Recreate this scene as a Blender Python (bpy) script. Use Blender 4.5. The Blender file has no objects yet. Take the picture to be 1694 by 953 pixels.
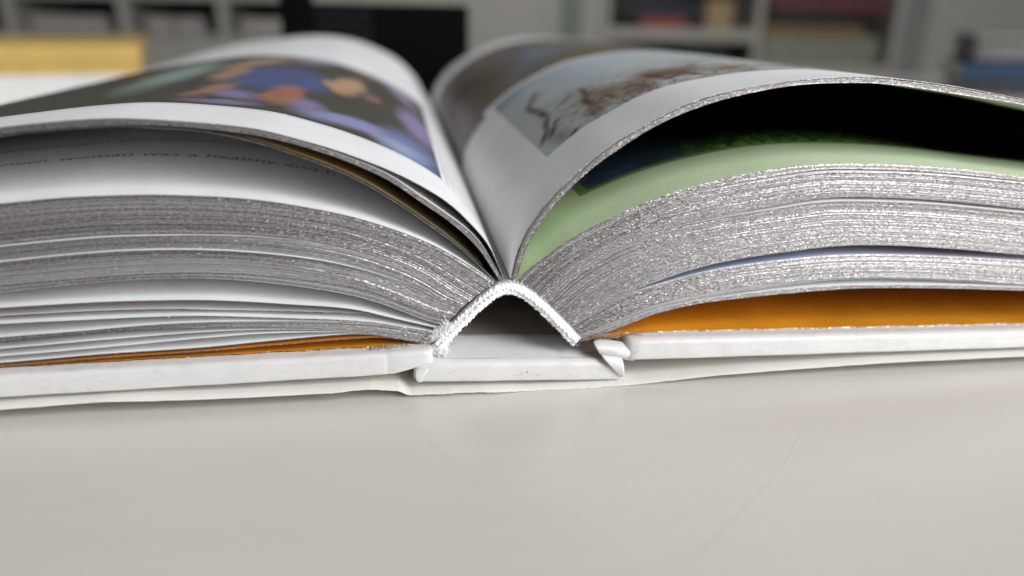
import bpy, bmesh, math, random
import numpy as np
from mathutils import Matrix, Vector
random.seed(7); rng = np.random.default_rng(7)
S = bpy.context.scene
col = S.collection
MM = .001

# ------------------------------------------------------------------ camera
cd = bpy.data.cameras.new('camera'); cam = bpy.data.objects.new('camera', cd); col.objects.link(cam)
cam.matrix_world = (Matrix.Translation((-.0173237, -.1215039, .0624108)) @ Matrix.Rotation(math.radians(-8.76262), 4, 'Z')
                    @ Matrix.Rotation(math.radians(90-19.92021), 4, 'X') @ Matrix.Rotation(math.radians(1.0), 4, 'Z'))
cd.sensor_width = 36; cd.lens = 26.565; cd.clip_start = .005; cd.clip_end = 30
cd.dof.use_dof = True; cd.dof.focus_distance = .131; cd.dof.aperture_fstop = 7.6
S.camera = cam
# ------------------------------------------------------------------ light of the room
w = bpy.data.worlds.new('World'); S.world = w; w.use_nodes = True
w.node_tree.nodes['Background'].inputs[0].default_value = (.92, .95, 1, 1)
w.node_tree.nodes['Background'].inputs[1].default_value = .10
def area(name, loc, target, sx, sy, power, color):
    d = bpy.data.lights.new(name, 'AREA'); d.shape = 'RECTANGLE'; d.size = sx; d.size_y = sy; d.energy = power; d.color = color
    o = bpy.data.objects.new(name, d); col.objects.link(o); o.location = loc
    o.rotation_euler = (Vector(target)-Vector(loc)).to_track_quat('-Z', 'Y').to_euler()
    return o
area('window_light', (.82, -.82, .74), (.0, .03, .02), .7, 1.15, 28.5, (.97, .98, 1))
area('overhead_fill', (-.3, .3, 2.0), (-.1, .2, 0), 1.6, 1.6, 4, (1, .96, .9))  # added soft fill from above, no such lamp is seen
S.view_settings.view_transform = 'Standard'; S.view_settings.look = 'None'
S.view_settings.exposure = 0; S.view_settings.gamma = 1; S.view_settings.use_curve_mapping = False
S.render.engine = 'CYCLES'
S.cycles.max_bounces = 10; S.cycles.diffuse_bounces = 6; S.cycles.glossy_bounces = 5
S.cycles.use_denoising = True; S.cycles.blur_glossy = .3; S.cycles.sample_clamp_indirect = 6

# ------------------------------------------------------------------ profiles
def crom(pts, n):
    """smooth curve through pts, resampled to n points of equal arc length"""
    p=np.array(pts,float); p=np.vstack([2*p[0]-p[1],p,2*p[-1]-p[-2]])
    out=[]
    for i in range(1,len(p)-2):
        p0,p1,p2,p3=p[i-1:i+3]
        t0=0.; t1=t0+np.linalg.norm(p1-p0)**.5+1e-9; t2=t1+np.linalg.norm(p2-p1)**.5+1e-9; t3=t2+np.linalg.norm(p3-p2)**.5+1e-9
        for t in np.linspace(t1,t2,12,endpoint=False):
            a1=(t1-t)/(t1-t0)*p0+(t-t0)/(t1-t0)*p1; a2=(t2-t)/(t2-t1)*p1+(t-t1)/(t2-t1)*p2; a3=(t3-t)/(t3-t2)*p2+(t-t2)/(t3-t2)*p3
            b1=(t2-t)/(t2-t0)*a1+(t-t0)/(t2-t0)*a2; b2=(t3-t)/(t3-t1)*a2+(t-t1)/(t3-t1)*a3
            out.append((t2-t)/(t2-t1)*b1+(t-t1)/(t2-t1)*b2)
    out.append(p[-2]); out=np.array(out)
    for _ in range(3): out[1:-1]=.25*out[:-2]+.5*out[1:-1]+.25*out[2:]
    s=np.r_[0,np.cumsum(np.linalg.norm(np.diff(out,axis=0),axis=1))]
    q=np.linspace(0,s[-1],n)
    return np.c_[np.interp(q,s,out[:,0]),np.interp(q,s,out[:,1])]
def extend(pts, end):
    """carry a page profile on past its last point to the fore-edge at (xe, ze)"""
    (xa,za),(x0,z0),(xe,ze)=pts[-3],pts[-1],end
    m=(z0-za)/(x0-xa); d=xe-x0; k=(ze-z0-m*d)/d**2
    return list(pts)+[(x0+d*f, z0+m*d*f+k*(d*f)**2) for f in (.3,.55,.8,1.)]
CURVES = {  # page-edge profiles measured on the front end of the book, (x, z) in mm
  'L1top': (((0.01, 19.51), (-2.64, 25.55), (-5.91, 29.63), (-9.68, 33.29), (-16.7, 37.59), (-26.07, 41.56), (-32.83, 43.68), (-38.64, 45.19), (-47.51, 46.22), (-56.04, 46.78), (-61.19, 46.79), (-68.01, 46.28), (-74.71, 45.52)), (-183, 18.6)),
  'L1aS': (((-0.41, 19.53), (-3.67, 25.58), (-5.91, 28.27), (-9.01, 30.73), (-14.65, 34.89), (-19.36, 38.22), (-26.1, 41.18), (-32.85, 43.4), (-38.67, 44.91), (-47.54, 45.99), (-56.07, 46.56), (-61.22, 46.57), (-68.05, 46.07), (-74.75, 45.3)), (-183.2, 18.3)),
  'L1bot': (((-0.83, 19.43), (-4.69, 25.4), (-9.02, 29.7), (-14.39, 33.68), (-19.4, 37.24), (-28.86, 41.49), (-38.73, 44.27), (-49.33, 45.59), (-57.44, 45.94), (-66.41, 45.49), (-74.85, 44.82)), (-184, 17.2)),
  'L1b': (((-1.45, 19.24), (-7.75, 25.48), (-12.23, 29.16), (-19.51, 34.48), (-24.89, 37.71), (-31.51, 40.57), (-38.83, 43.16), (-46.1, 44.86), (-53.66, 45.48), (-57.47, 45.72), (-66.45, 45.27), (-74.9, 44.56)), (-184.5, 16.9)),
  'L2top': (((-1.66, 18.91), (-3.55, 20.4), (-11.59, 25.7), (-19.91, 29.34), (-26.67, 31.52), (-39.69, 34.15), (-52.87, 35.16), (-57.71, 35.24), (-67.38, 35.03), (-76.94, 34.23)), (-186, 16.2)),
  'L2g1': (((-6.47, 15.32), (-9.78, 17.34), (-14.82, 21.0), (-22.38, 24.54), (-30.23, 26.83), (-39.7, 28.2), (-47.07, 28.69), (-54.06, 28.87), (-62.37, 28.89), (-70.34, 28.41), (-78.22, 27.75)), (-188, 12.6)),
  'L2g2': (((-7.21, 14.67), (-10.32, 15.69), (-14.99, 18.52), (-22.51, 21.74), (-30.41, 24.09), (-39.93, 25.67), (-48.25, 26.42), (-58.15, 26.65), (-66.85, 26.29), (-78.7, 25.33)), (-189, 11.4)),
  'L2g3': (((-8.26, 13.48), (-11.38, 14.4), (-15.05, 16.21), (-22.61, 19.66), (-30.54, 22.27), (-40.08, 24.14), (-47.5, 24.88), (-55.28, 25.11), (-62.98, 24.95), (-71.05, 24.4), (-79.01, 23.77)), (-189.5, 10.5)),
  'L2g4': (((-9.32, 12.51), (-11.92, 13.19), (-16.0, 15.04), (-22.68, 18.04), (-30.68, 20.16), (-40.3, 21.76), (-47.78, 22.37), (-55.63, 22.59), (-63.38, 22.34), (-71.49, 21.91), (-79.49, 21.34)), (-190, 9.7)),
  'L2bot': (((-10.07, 11.41), (-11.74, 11.71), (-14.01, 12.55), (-18.67, 14.7), (-24.14, 16.9), (-30.78, 18.62), (-40.43, 20.34), (-48.84, 21.28), (-56.96, 21.5), (-67.72, 21.07), (-79.75, 19.99)), (-190, 9.1)),
  'L3': (((-10.49, 10.74), (-11.75, 10.92), (-14.03, 11.62), (-18.74, 12.97), (-25.64, 14.99), (-36.34, 16.35), (-48.34, 17.53), (-57.75, 17.84), (-67.63, 17.82), (-80.25, 17.47)), (-190, 8.7)),
  'L4': (((-10.71, 10.3), (-11.97, 10.47), (-14.04, 11.13), (-22.89, 13.55), (-31.08, 14.34), (-49.51, 15.56), (-53.44, 15.85), (-64.73, 16.04), (-80.59, 15.77)), (-190, 8.4)),
  'L4b': (((-10.82, 9.96), (-12.08, 10.13), (-14.05, 10.57), (-22.94, 12.49), (-29.26, 13.22), (-36.55, 13.81), (-48.66, 14.71), (-54.59, 14.93), (-68.11, 14.87), (-80.8, 14.71)), (-190, 8.1)),
  'L5top': (((-10.93, 9.73), (-12.19, 9.91), (-14.06, 10.4), (-22.95, 12.33), (-31.16, 13.08), (-41.07, 13.52), (-48.77, 13.75), (-58.99, 13.62), (-68.4, 13.09), (-81.23, 12.53)), (-190, 7.8)),
  'L5bot': (((-11.26, 8.72), (-12.52, 8.66), (-14.09, 9.08), (-21.39, 10.57), (-25.85, 11.11), (-36.69, 12.06), (-48.89, 12.62), (-59.12, 12.66), (-68.53, 12.35), (-81.41, 11.59)), (-190, 6.9)),
  'L6': (((-11.37, 8.49), (-12.53, 8.49), (-14.09, 8.91), (-21.4, 10.4), (-27.18, 11.01), (-37.99, 11.84), (-48.97, 11.92), (-65.47, 11.28), (-81.64, 10.43)), (-190, 6.6)),
  'L7': (((-11.48, 8.32), (-12.64, 8.32), (-14.1, 8.68), (-21.41, 10.23), (-28.6, 10.91), (-39.42, 11.25), (-49.09, 10.93), (-65.68, 9.97), (-81.89, 9.16)), (-190, 6.35)),
  'L8': (((-11.59, 8.15), (-12.75, 8.15), (-14.1, 8.39), (-21.42, 10.0), (-25.89, 10.44), (-39.55, 9.86), (-49.28, 9.23), (-65.86, 8.78), (-82.12, 8.01)), (-190, 6.1)),
  'O1': (((-11.7, 7.99), (-12.85, 7.93), (-15.15, 8.33), (-18.04, 9.16), (-21.43, 9.66), (-28.68, 9.56), (-36.93, 9.18), (-49.36, 8.57), (-65.97, 8.11), (-82.24, 7.41)), (-190, 5.85)),
  'R1top': (((1.17, 19.58), (2.23, 24.56), (3.91, 28.35), (7.88, 33.79), (12.43, 38.11), (17.35, 42.17), (22.4, 45.11), (27.84, 48.03), (33.66, 50.17), (43.86, 52.14), (49.95, 52.94), (57.05, 53.37), (62.55, 53.39), (71.18, 52.76), (80.01, 51.67), (91.9, 49.74)), (190, 26)),
  'R1aS': (((1.59, 19.57), (2.96, 24.75), (4.64, 28.33), (8.71, 33.78), (12.86, 37.7), (17.57, 41.87), (22.53, 44.81), (27.97, 47.79), (33.8, 49.93), (43.89, 51.94), (49.99, 52.75), (57.08, 53.17), (62.58, 53.2), (71.23, 52.54), (80.06, 51.46), (91.95, 49.54)), (190, 25.7)),
  'R1bot': (((2.01, 19.44), (3.78, 25.16), (5.96, 29.14), (9.53, 33.76), (13.98, 38.09), (18.92, 41.76), (25.45, 45.78), (33.78, 49.1), (43.96, 51.46), (50.06, 52.26), (57.2, 52.53), (62.72, 52.51), (71.41, 51.74), (80.28, 50.55), (92.11, 48.96)), (191, 25.0)),
  'R2top': (((2.44, 19.1), (3.98, 21.03), (6.36, 22.7), (10.58, 25.94), (13.99, 27.83), (19.67, 30.53), (26.52, 33.36), (34.92, 35.85), (45.86, 37.9), (53.46, 38.65), (62.53, 38.76), (74.37, 38.25), (85.09, 37.31), (95.72, 35.95)), (192, 23.6)),
  'R2g1': (((3.41, 18.29), (6.41, 21.17), (10.65, 24.21), (14.19, 25.95), (19.79, 28.82), (24.03, 30.97), (29.76, 33.3), (35.6, 34.68), (46.07, 36.42), (55.55, 37.57), (65.65, 37.48), (77.64, 36.85), (89.51, 35.7), (95.97, 35.05)), (193, 22.6)),
  'R2g2': (((6.38, 15.14), (11.23, 20.57), (15.91, 23.84), (21.02, 26.42), (30.22, 28.47), (38.89, 30.01), (46.82, 31.1), (56.42, 32.39), (66.66, 32.31), (78.86, 31.53), (97.49, 29.57)), (194, 18.3)),
  'R2g3': (((11.47, 9.85), (13.3, 10.94), (21.44, 15.69), (29.67, 18.82), (38.35, 21.15), (51.22, 22.86), (62.24, 23.75), (74.34, 23.35), (87.08, 22.23), (99.91, 20.81)), (195, 12.6)),
  'R2g3b': (((11.58, 9.73), (13.41, 10.82), (21.46, 15.4), (29.75, 17.9), (38.49, 19.89), (51.45, 21.31), (62.57, 21.89), (74.73, 21.53), (87.46, 20.67), (100.26, 19.56)), (195, 11.8)),
  'R2g4': (((13.1, 8.13), (15.61, 9.07), (21.72, 11.62), (26.54, 13.41), (33.19, 15.06), (42.22, 16.53), (52.04, 17.39), (63.31, 17.78), (75.58, 17.47), (88.47, 16.54), (101.46, 15.23)), (195, 9)),
  'R2g5': (((13.33, 7.76), (16.19, 8.69), (21.77, 10.91), (26.59, 12.7), (34.52, 14.37), (43.74, 15.54), (52.18, 16.46), (63.41, 17.18), (75.71, 16.87), (88.64, 15.87), (101.6, 14.73)), (195, 8.6)),
  'R2g5b': (((13.46, 7.52), (16.31, 8.45), (21.79, 10.56), (26.62, 12.35), (34.56, 14.02), (43.8, 15.06), (52.28, 15.81), (63.6, 16.16), (69.71, 16.06), (88.79, 15.25), (101.71, 14.35)), (195, 8.2)),
  'R2bot': (((13.82, 7.02), (16.45, 7.97), (21.85, 9.73), (26.68, 11.64), (34.62, 13.43), (43.89, 14.35), (52.41, 14.91), (63.74, 15.38), (72.94, 15.28), (88.97, 14.5), (101.9, 13.64)), (195, 7.3)),
}
HEAD = [(-11.32, 7.62), (-8.56, 10.92), (-5.4, 14.17), (-2.89, 16.37), (-0.6, 17.83), (1.71, 17.86), (4.06, 16.55), (7.57, 13.36), (10.74, 10.04), (13.06, 7.42)]
JACKET = [(-81.04, 2.18), (-65.18, 2.58), (-49.02, 2.16), (-36.89, 2.08), (-26.1, 2.2), (-23.29, 2.17), (-20.07, 1.81), (-18.55, 1.6), (-17.24, 0.87), (-16.63, 0.67), (-4.46, 0.54), (9.38, -0.1), (24.28, 0.33), (37.04, 1.16), (46.53, 1.48), (51.11, 1.59), (72.32, 1.98), (100.84, 1.79)]
FOLD_UPPER = [[(15.92, -0.5, 7.26), (17.47, -0.5, 7.54), (19.39, -0.5, 7.33), (21.79, -0.5, 6.86), (24.94, 0.6000000000000001, 5.73)], [(15.87, -3.25, 7.55), (17.41, -3.25, 7.47), (18.97, -3.25, 7.16), (20.99, -3.25, 6.7), (24.08, -2.15, 5.81)], [(16.64, -3.1, 6.27), (17.65, -3.1, 6.04), (18.66, -3.1, 5.81), (20.45, -3.1, 5.54), (23.91, -2.0, 4.13)], [(17.54, -1.6, 5.18), (18.34, -1.6, 4.9), (19.24, -1.6, 4.79), (20.95, -1.6, 4.52), (24.23, -0.5, 2.98)]]
FOLD_LOWER = [[(17.08, -2, 5.5), (18.09, -2, 5.33), (19.11, -2, 5.16), (20.36, -2, 4.86), (21.29, -2, 4.45)], [(17.28, -3.4, 5.31), (18.17, -3.4, 5.21), (19.18, -3.4, 4.98), (20.32, -3.4, 4.56), (21.25, -3.4, 4.03)], [(18.17, -3.6, 4.3), (18.95, -3.6, 4.13), (19.75, -3.6, 3.85), (20.68, -3.6, 3.33), (21.48, -3.6, 3.04)], [(19.64, -3.4, 2.93), (20.1, -3.4, 2.78), (20.57, -3.4, 2.51), (21.15, -3.4, 2.12), (21.56, -3.4, 1.86)], [(20.98, -3, 1.33), (21.11, -3, 1.2), (21.22, -3, 1.13), (21.39, -3, 1.18), (21.55, -3, 1.3)]]
FOLD_LEFT = [[(-15.63, -2, 4.2), (-14.9, -2, 4.39), (-14.06, -2, 4.52), (-12.91, -2, 4.63)], [(-15.67, -3.3, 4.03), (-15.05, -3.3, 4.11), (-14.43, -3.3, 4.19), (-13.49, -3.3, 4.37)], [(-15.64, -3.4, 3.27), (-15.18, -3.4, 3.24), (-14.66, -3.4, 3.33), (-14.13, -3.4, 3.64)], [(-15.5, -3, 2.48), (-15.09, -3, 2.28), (-14.67, -3, 2.2), (-14.45, -3, 2.65)]]
PRINT_LEFT = [
  ((81.4, 81.5), (0.0775, -0.0238), (-0.1171, -0.0085), (0.2623, 0.3916, 0.305), 0.35),
  ((36.0, 137.5), (-0.1252, -0.008), (-0.0121, 0.0637), (0.305, 0.1878, 0.1413), 0.35),
  ((52.3, 131.0), (-0.1175, 0.0124), (0.0882, 0.0621), (0.305, 0.2423, 0.3515), 0.35),
  ((27.1, 125.5), (-0.0887, -0.0114), (-0.1735, 0.0646), (0.305, 0.2542, 0.3916), 0.35),
  ((66.6, 108.0), (-0.095, 0.0156), (-0.1394, -0.0438), (0.402, 0.2705, 0.1714), 0.35),
  ((55.7, 72.0), (-0.08, 0.0139), (-0.0298, -0.034), (0.0648, 0.1022, 0.2831), 0.2),
  ((67.6, 74.5), (0.1982, -0.0451), (-0.2058, -0.0301), (0.4125, 0.2423, 0.1384), 0.35),
  ((64.1, 41.5), (0.156, -0.0513), (-0.2729, -0.0769), (0.402, 0.1812, 0.0908), 0.35),
  ((58.2, 36.0), (-0.2167, 0.0458), (0.0464, -0.1527), (0.2423, 0.1714, 0.3763), 0.35),
  ((58.7, 24.0), (-0.156, 0.044), (0.0, -0.2857), (0.2307, 0.1746, 0.3763), 0.35),
  ((50.8, 43.0), (-0.2395, 0.0315), (-0.0878, -0.0551), (0.4125, 0.15, 0.0648), 0.2),
  ((43.4, 76.5), (0.4838, -0.0455), (-0.0461, -0.0909), (0.5149, 0.2623, 0.1274), 0.35),
  ((40.4, 86.0), (-0.2287, 0.0122), (-0.0989, -0.0488), (0.552, 0.305, 0.1384), 0.2),
  ((34.0, 79.5), (-0.4055, -0.0286), (0.0, -0.1429), (0.305, 0.1329, 0.1144), 0.35),
  ((45.4, 35.5), (-0.2797, 0.0172), (-0.0699, -0.1207), (0.2542, 0.1746, 0.402), 0.35),
  ((35.5, 30.5), (-0.0965, 0.0), (-0.0668, -0.1538), (0.2542, 0.2705, 0.5457), 0.3),
  ((23.2, 28.0), (-0.1319, -0.0149), (-0.0452, 0.052), (0.15, 0.2016, 0.4452), 0.3),
  ((20.7, 69.0), (-0.1083, -0.0305), (0.1316, -0.0344), (0.2831, 0.2086, 0.4287), 0.3),
  ((26.1, 26.0), (-0.169, -0.0139), (0.0, -0.1667), (0.305, 0.3763, 0.6105), 0.5),
]
PRINT_SKETCH = [
  ((23.3, 93.0), (0.0671, 0.0609), (-0.0839, 0.1739), (0.2159, 0.3278, 0.4125), 0.6),
  ((45.6, 85.5), (0.0555, -0.01), (0.0084, -0.045), (0.4678, 0.5457, 0.6105), 0.6),
  ((29.5, 69.5), (-0.2145, 0.4444), (-0.858, 0.7778), (0.305, 0.1946, 0.1413), 0.7),
  ((32.1, 51.0), (0.1141, 0.1761), (-0.6995, 0.4529), (0.2623, 0.15, 0.107), 0.7),
  ((36.8, 40.0), (0.2432, -0.0472), (-0.076, -0.1102), (0.305, 0.2307, 0.162), 0.7),
  ((44.6, 28.5), (0.3033, -0.0857), (-0.1379, -0.1429), (0.2307, 0.1559, 0.1022), 0.6),
  ((40.4, 36.5), (0.3447, -0.0714), (-0.1034, -0.1786), (0.2542, 0.1812, 0.1274), 0.7),
  ((52.3, 37.0), (0.1216, -0.0394), (-0.0456, -0.1102), (0.1812, 0.1022, 0.0704), 0.4),
  ((63.7, 31.5), (0.2413, -0.0937), (0.0, -0.25), (0.2705, 0.162, 0.1144), 0.5),
  ((25.4, 25.0), (0.3974, 0.0294), (0.0568, 0.1471), (0.2623, 0.2705, 0.2423), 0.7),
  ((29.5, 74.5), (-0.1089, -0.184), (0.8605, -0.5094), (0.0844, 0.0513, 0.0369), 0.5),
  ((26.7, 68.8), (-0.1192, -0.3453), (0.9452, -0.3264), (0.0844, 0.0513, 0.0369), 0.5),
  ((26.4, 61.2), (0.0162, -0.164), (0.9952, 0.0982), (0.0844, 0.0513, 0.0369), 0.5),
  ((26.9, 50.8), (0.0, -0.1656), (1.0, 0.0), (0.0844, 0.0513, 0.0369), 0.5),
  ((25.6, 41.0), (-0.0514, -0.1785), (0.961, -0.2766), (0.0844, 0.0513, 0.0369), 0.5),
  ((23.1, 33.2), (-0.092, -0.2309), (0.929, -0.3702), (0.0844, 0.0513, 0.0369), 0.5),
  ((27.5, 37.5), (-0.4345, -0.4194), (0.7716, -0.7995), (0.0844, 0.0513, 0.0369), 0.5),
  ((25.1, 33.0), (-0.0809, -0.2185), (1.0421, -0.3856), (0.0844, 0.0513, 0.0369), 0.5),
  ((34.7, 37.0), (0.0, -0.1932), (1.1111, 0.0), (0.0844, 0.0513, 0.0369), 0.5),
  ((34.7, 27.8), (0.0, -0.1831), (1.1111, 0.0), (0.0844, 0.0513, 0.0369), 0.5),
  ((27.5, 21.0), (-0.2897, -0.2796), (0.7716, -0.7995), (0.0844, 0.0513, 0.0369), 0.5),
  ((34.7, 37.0), (-0.018, -0.1216), (1.2365, -0.183), (0.0844, 0.0513, 0.0369), 0.5),
  ((33.4, 26.2), (-0.0159, -0.2308), (1.247, -0.0861), (0.0844, 0.0513, 0.0369), 0.5),
  ((49.7, 34.8), (0.0075, -0.1117), (0.9978, 0.0667), (0.0844, 0.0513, 0.0369), 0.5),
  ((43.0, 31.8), (0.5454, -0.0877), (0.1985, 1.2341), (0.0844, 0.0513, 0.0369), 0.5),
  ((44.8, 27.5), (0.014, -0.2165), (1.2474, 0.0808), (0.0844, 0.0513, 0.0369), 0.5),
  ((36.5, 48.8), (-0.0082, -0.1652), (1.2485, -0.0616), (0.0844, 0.0513, 0.0369), 0.5),
  ((37.6, 44.0), (0.5843, 0.2256), (-0.4502, 1.1661), (0.0844, 0.0513, 0.0369), 0.5),
  ((51.8, 29.8), (0.1913, 0.1662), (-0.7287, 0.8388), (0.0844, 0.0513, 0.0369), 0.5),
  ((55.4, 28.0), (0.0528, -0.2037), (1.0756, 0.2786), (0.0844, 0.0513, 0.0369), 0.5),
  ((36.8, 33.0), (0.3957, 0.2546), (-0.773, 1.2013), (0.0844, 0.0513, 0.0369), 0.5),
  ((38.6, 31.0), (0.0248, -0.2877), (1.4233, 0.1229), (0.0844, 0.0513, 0.0369), 0.5),
]
PRINT_FAR = [
  ((42.5, 152.5), (0.0799, -0.0099), (0.0112, -0.0414), (0.1878, 0.2307, 0.3278), 0.6),
  ((24.9, 144.0), (0.0589, 0.0013), (0.0463, -0.0415), (0.1221, 0.0931, 0.0452), 0.5),
  ((17.1, 172.5), (0.092, 0.0024), (0.0024, 0.0513), (0.0545, 0.0482, 0.0343), 0.6),
  ((11.4, 115.5), (0.1611, 0.0031), (0.003, 0.0371), (0.2159, 0.1878, 0.1878), 0.6),
  ((4.7, 151.5), (-0.117, -0.0121), (-0.1755, 0.0218), (0.0423, 0.0273, 0.0194), 0.6),
  ((5.2, 105.0), (0.0347, -0.0599), (0.3325, 0.1929), (0.1559, 0.0976, 0.0513), 0.6),
  ((53.9, 125.0), (0.0739, -0.0144), (-0.0139, -0.0598), (0.1559, 0.1329, 0.0612), 0.6),
]
FAR_L = [(0,19.5),(-4.3,25.7),(-7.2,31.2),(-14.35,39.2),(-25.2,45.4),(-39.4,50.),(-57.2,51.1),(-82,47.5),(-113,38.),(-131,32.6),(-145.4,27.6),(-173,20.)]
FAR_R = [(0.8,19.5),(1.2,24.5),(4.6,31.3),(11.8,38.6),(27.2,47.3),(41.1,50.9),(53.3,51.7),(72.2,51.),(112.4,46.6),(150,40),(186,30)]
N = 110; BOOK = 270.
cv = {k: crom(extend(*v), N) for k, v in CURVES.items()}
farL, farR = crom(FAR_L, N), crom(FAR_R, N)
def settle(name, top, s, d, t0):
    # towards the fore-edge the thin upper bundles lie close under their top sheet
    t = np.linspace(0, 1, N); w_ = np.clip((t-t0)/.09, 0, 1); w_ = (w_*w_*(3-2*w_))[:, None]
    g_ = np.gradient(cv[top], axis=0); g_ /= np.linalg.norm(g_, axis=1)[:, None]; n_ = np.c_[-g_[:, 1], g_[:, 0]]*s
    cv[name] = cv[name]*(1-w_)+(cv[top]-n_*d)*w_
for nm, d_ in (('L1aS', .24), ('L1bot', .95), ('L1b', 1.2)): settle(nm, 'L1top', -1, d_, .36)
for nm, d_ in (('R1aS', .24), ('R1bot', .95)): settle(nm, 'R1top', 1, d_, .50)
def far_of(name, c):
    if name.startswith('L1'): return farL+(c-cv['L1top'])
    if name.startswith('R1'): return farR+(c-cv['R1top'])
    if name.startswith('R2') or name.startswith('L2'):   # far ends of the thick blocks raised to shut out light from behind
        top, bot = cv[name[:2]+'top'], cv[name[:2]+'bot']
        f = np.clip((c[:, 1]-bot[:, 1])/(top[:, 1]-bot[:, 1]+1e-6), 0, 1.05); t = np.linspace(0, 1, N)
        s = np.clip((t-.12)/.3, 0, 1); s = s*s*(3-2*s)
        c = c.copy(); c[:, 1] += f*s*np.minimum(15., .93*((farR if name[0] == 'R' else farL)[:, 1]-top[:, 1]).clip(0))
    return c
def normals(c, side):
    d = np.gradient(c, axis=0); d /= np.linalg.norm(d, axis=1)[:, None]
    n = np.c_[-d[:, 1], d[:, 0]]
    return n if side > 0 else -n

# ------------------------------------------------------------------ helpers
def tag(o, label=None, cat=None, group=None, kind=None):
    for k, v in (('label', label), ('category', cat), ('group', group), ('kind', kind)):
        if v: o[k] = v
    return o
def link(name, me, mats, parent=None, smooth=False):
    for m in (mats if isinstance(mats, (list, tuple)) else [mats]): me.materials.append(m)
    o = bpy.data.objects.new(name, me); col.objects.link(o); o.parent = parent
    if smooth:
        me.polygons.foreach_set('use_smooth', [True]*len(me.polygons))
    return o
def pymesh(name, verts, faces, mats, parent=None, smooth=False, midx=None, uv=None):
    me = bpy.data.meshes.new(name)
    me.from_pydata([tuple(float(a)*MM for a in v) for v in verts], [], faces)
    if midx is not None: me.polygons.foreach_set('material_index', midx)
    if uv is not None:
        l = me.uv_layers.new(name='UVMap'); vi = np.zeros(len(me.loops), int); me.loops.foreach_get('vertex_index', vi)
        l.data.foreach_set('uv', np.array(uv, float)[vi].ravel())
    me.update()
    return link(name, me, mats, parent, smooth)
def bmesh_obj(name, bm, mats, parent=None, smooth=False):
    me = bpy.data.meshes.new(name); bm.to_mesh(me); bm.free()
    return link(name, me, mats, parent, smooth)
def box(name, lo, hi, mat, parent=None, bevel=0., rotz=0.):
    bm = bmesh.new(); bmesh.ops.create_cube(bm, size=1)
    lo, hi = Vector(lo)*MM, Vector(hi)*MM
    bmesh.ops.scale(bm, verts=bm.verts, vec=hi-lo)
    if bevel: bmesh.ops.bevel(bm, geom=list(bm.edges), offset=bevel*MM, segments=3, affect='EDGES', profile=.6)
    bmesh.ops.rotate(bm, verts=bm.verts, matrix=Matrix.Rotation(rotz, 3, 'Z'))
    bmesh.ops.translate(bm, verts=bm.verts, vec=(lo+hi)/2)
    return bmesh_obj(name, bm, mat, parent)
def empty(name, loc=(0, 0, 0)):
    o = bpy.data.objects.new(name, None); o.empty_display_size = .01; col.objects.link(o); o.location = loc; return o
def tube_into(V, Fc, pts, r, k=5):
    pts = [np.array(p, float) for p in pts]; base = len(V)
    for i, p in enumerate(pts):
        d = pts[min(i+1, len(pts)-1)]-pts[max(i-1, 0)]; d /= np.linalg.norm(d)+1e-9
        a = np.cross(d, (0.3, .9, .2)); a /= np.linalg.norm(a)+1e-9; b = np.cross(d, a)
        rr = r[i] if hasattr(r, '__len__') else r
        for j in range(k):
            t = 2*math.pi*j/k; V.append(p+rr*(a*math.cos(t)+b*math.sin(t)))
    for i in range(len(pts)-1):
        for j in range(k):
            Fc.append((base+i*k+j, base+i*k+(j+1) % k, base+(i+1)*k+(j+1) % k, base+(i+1)*k+j))

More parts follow.
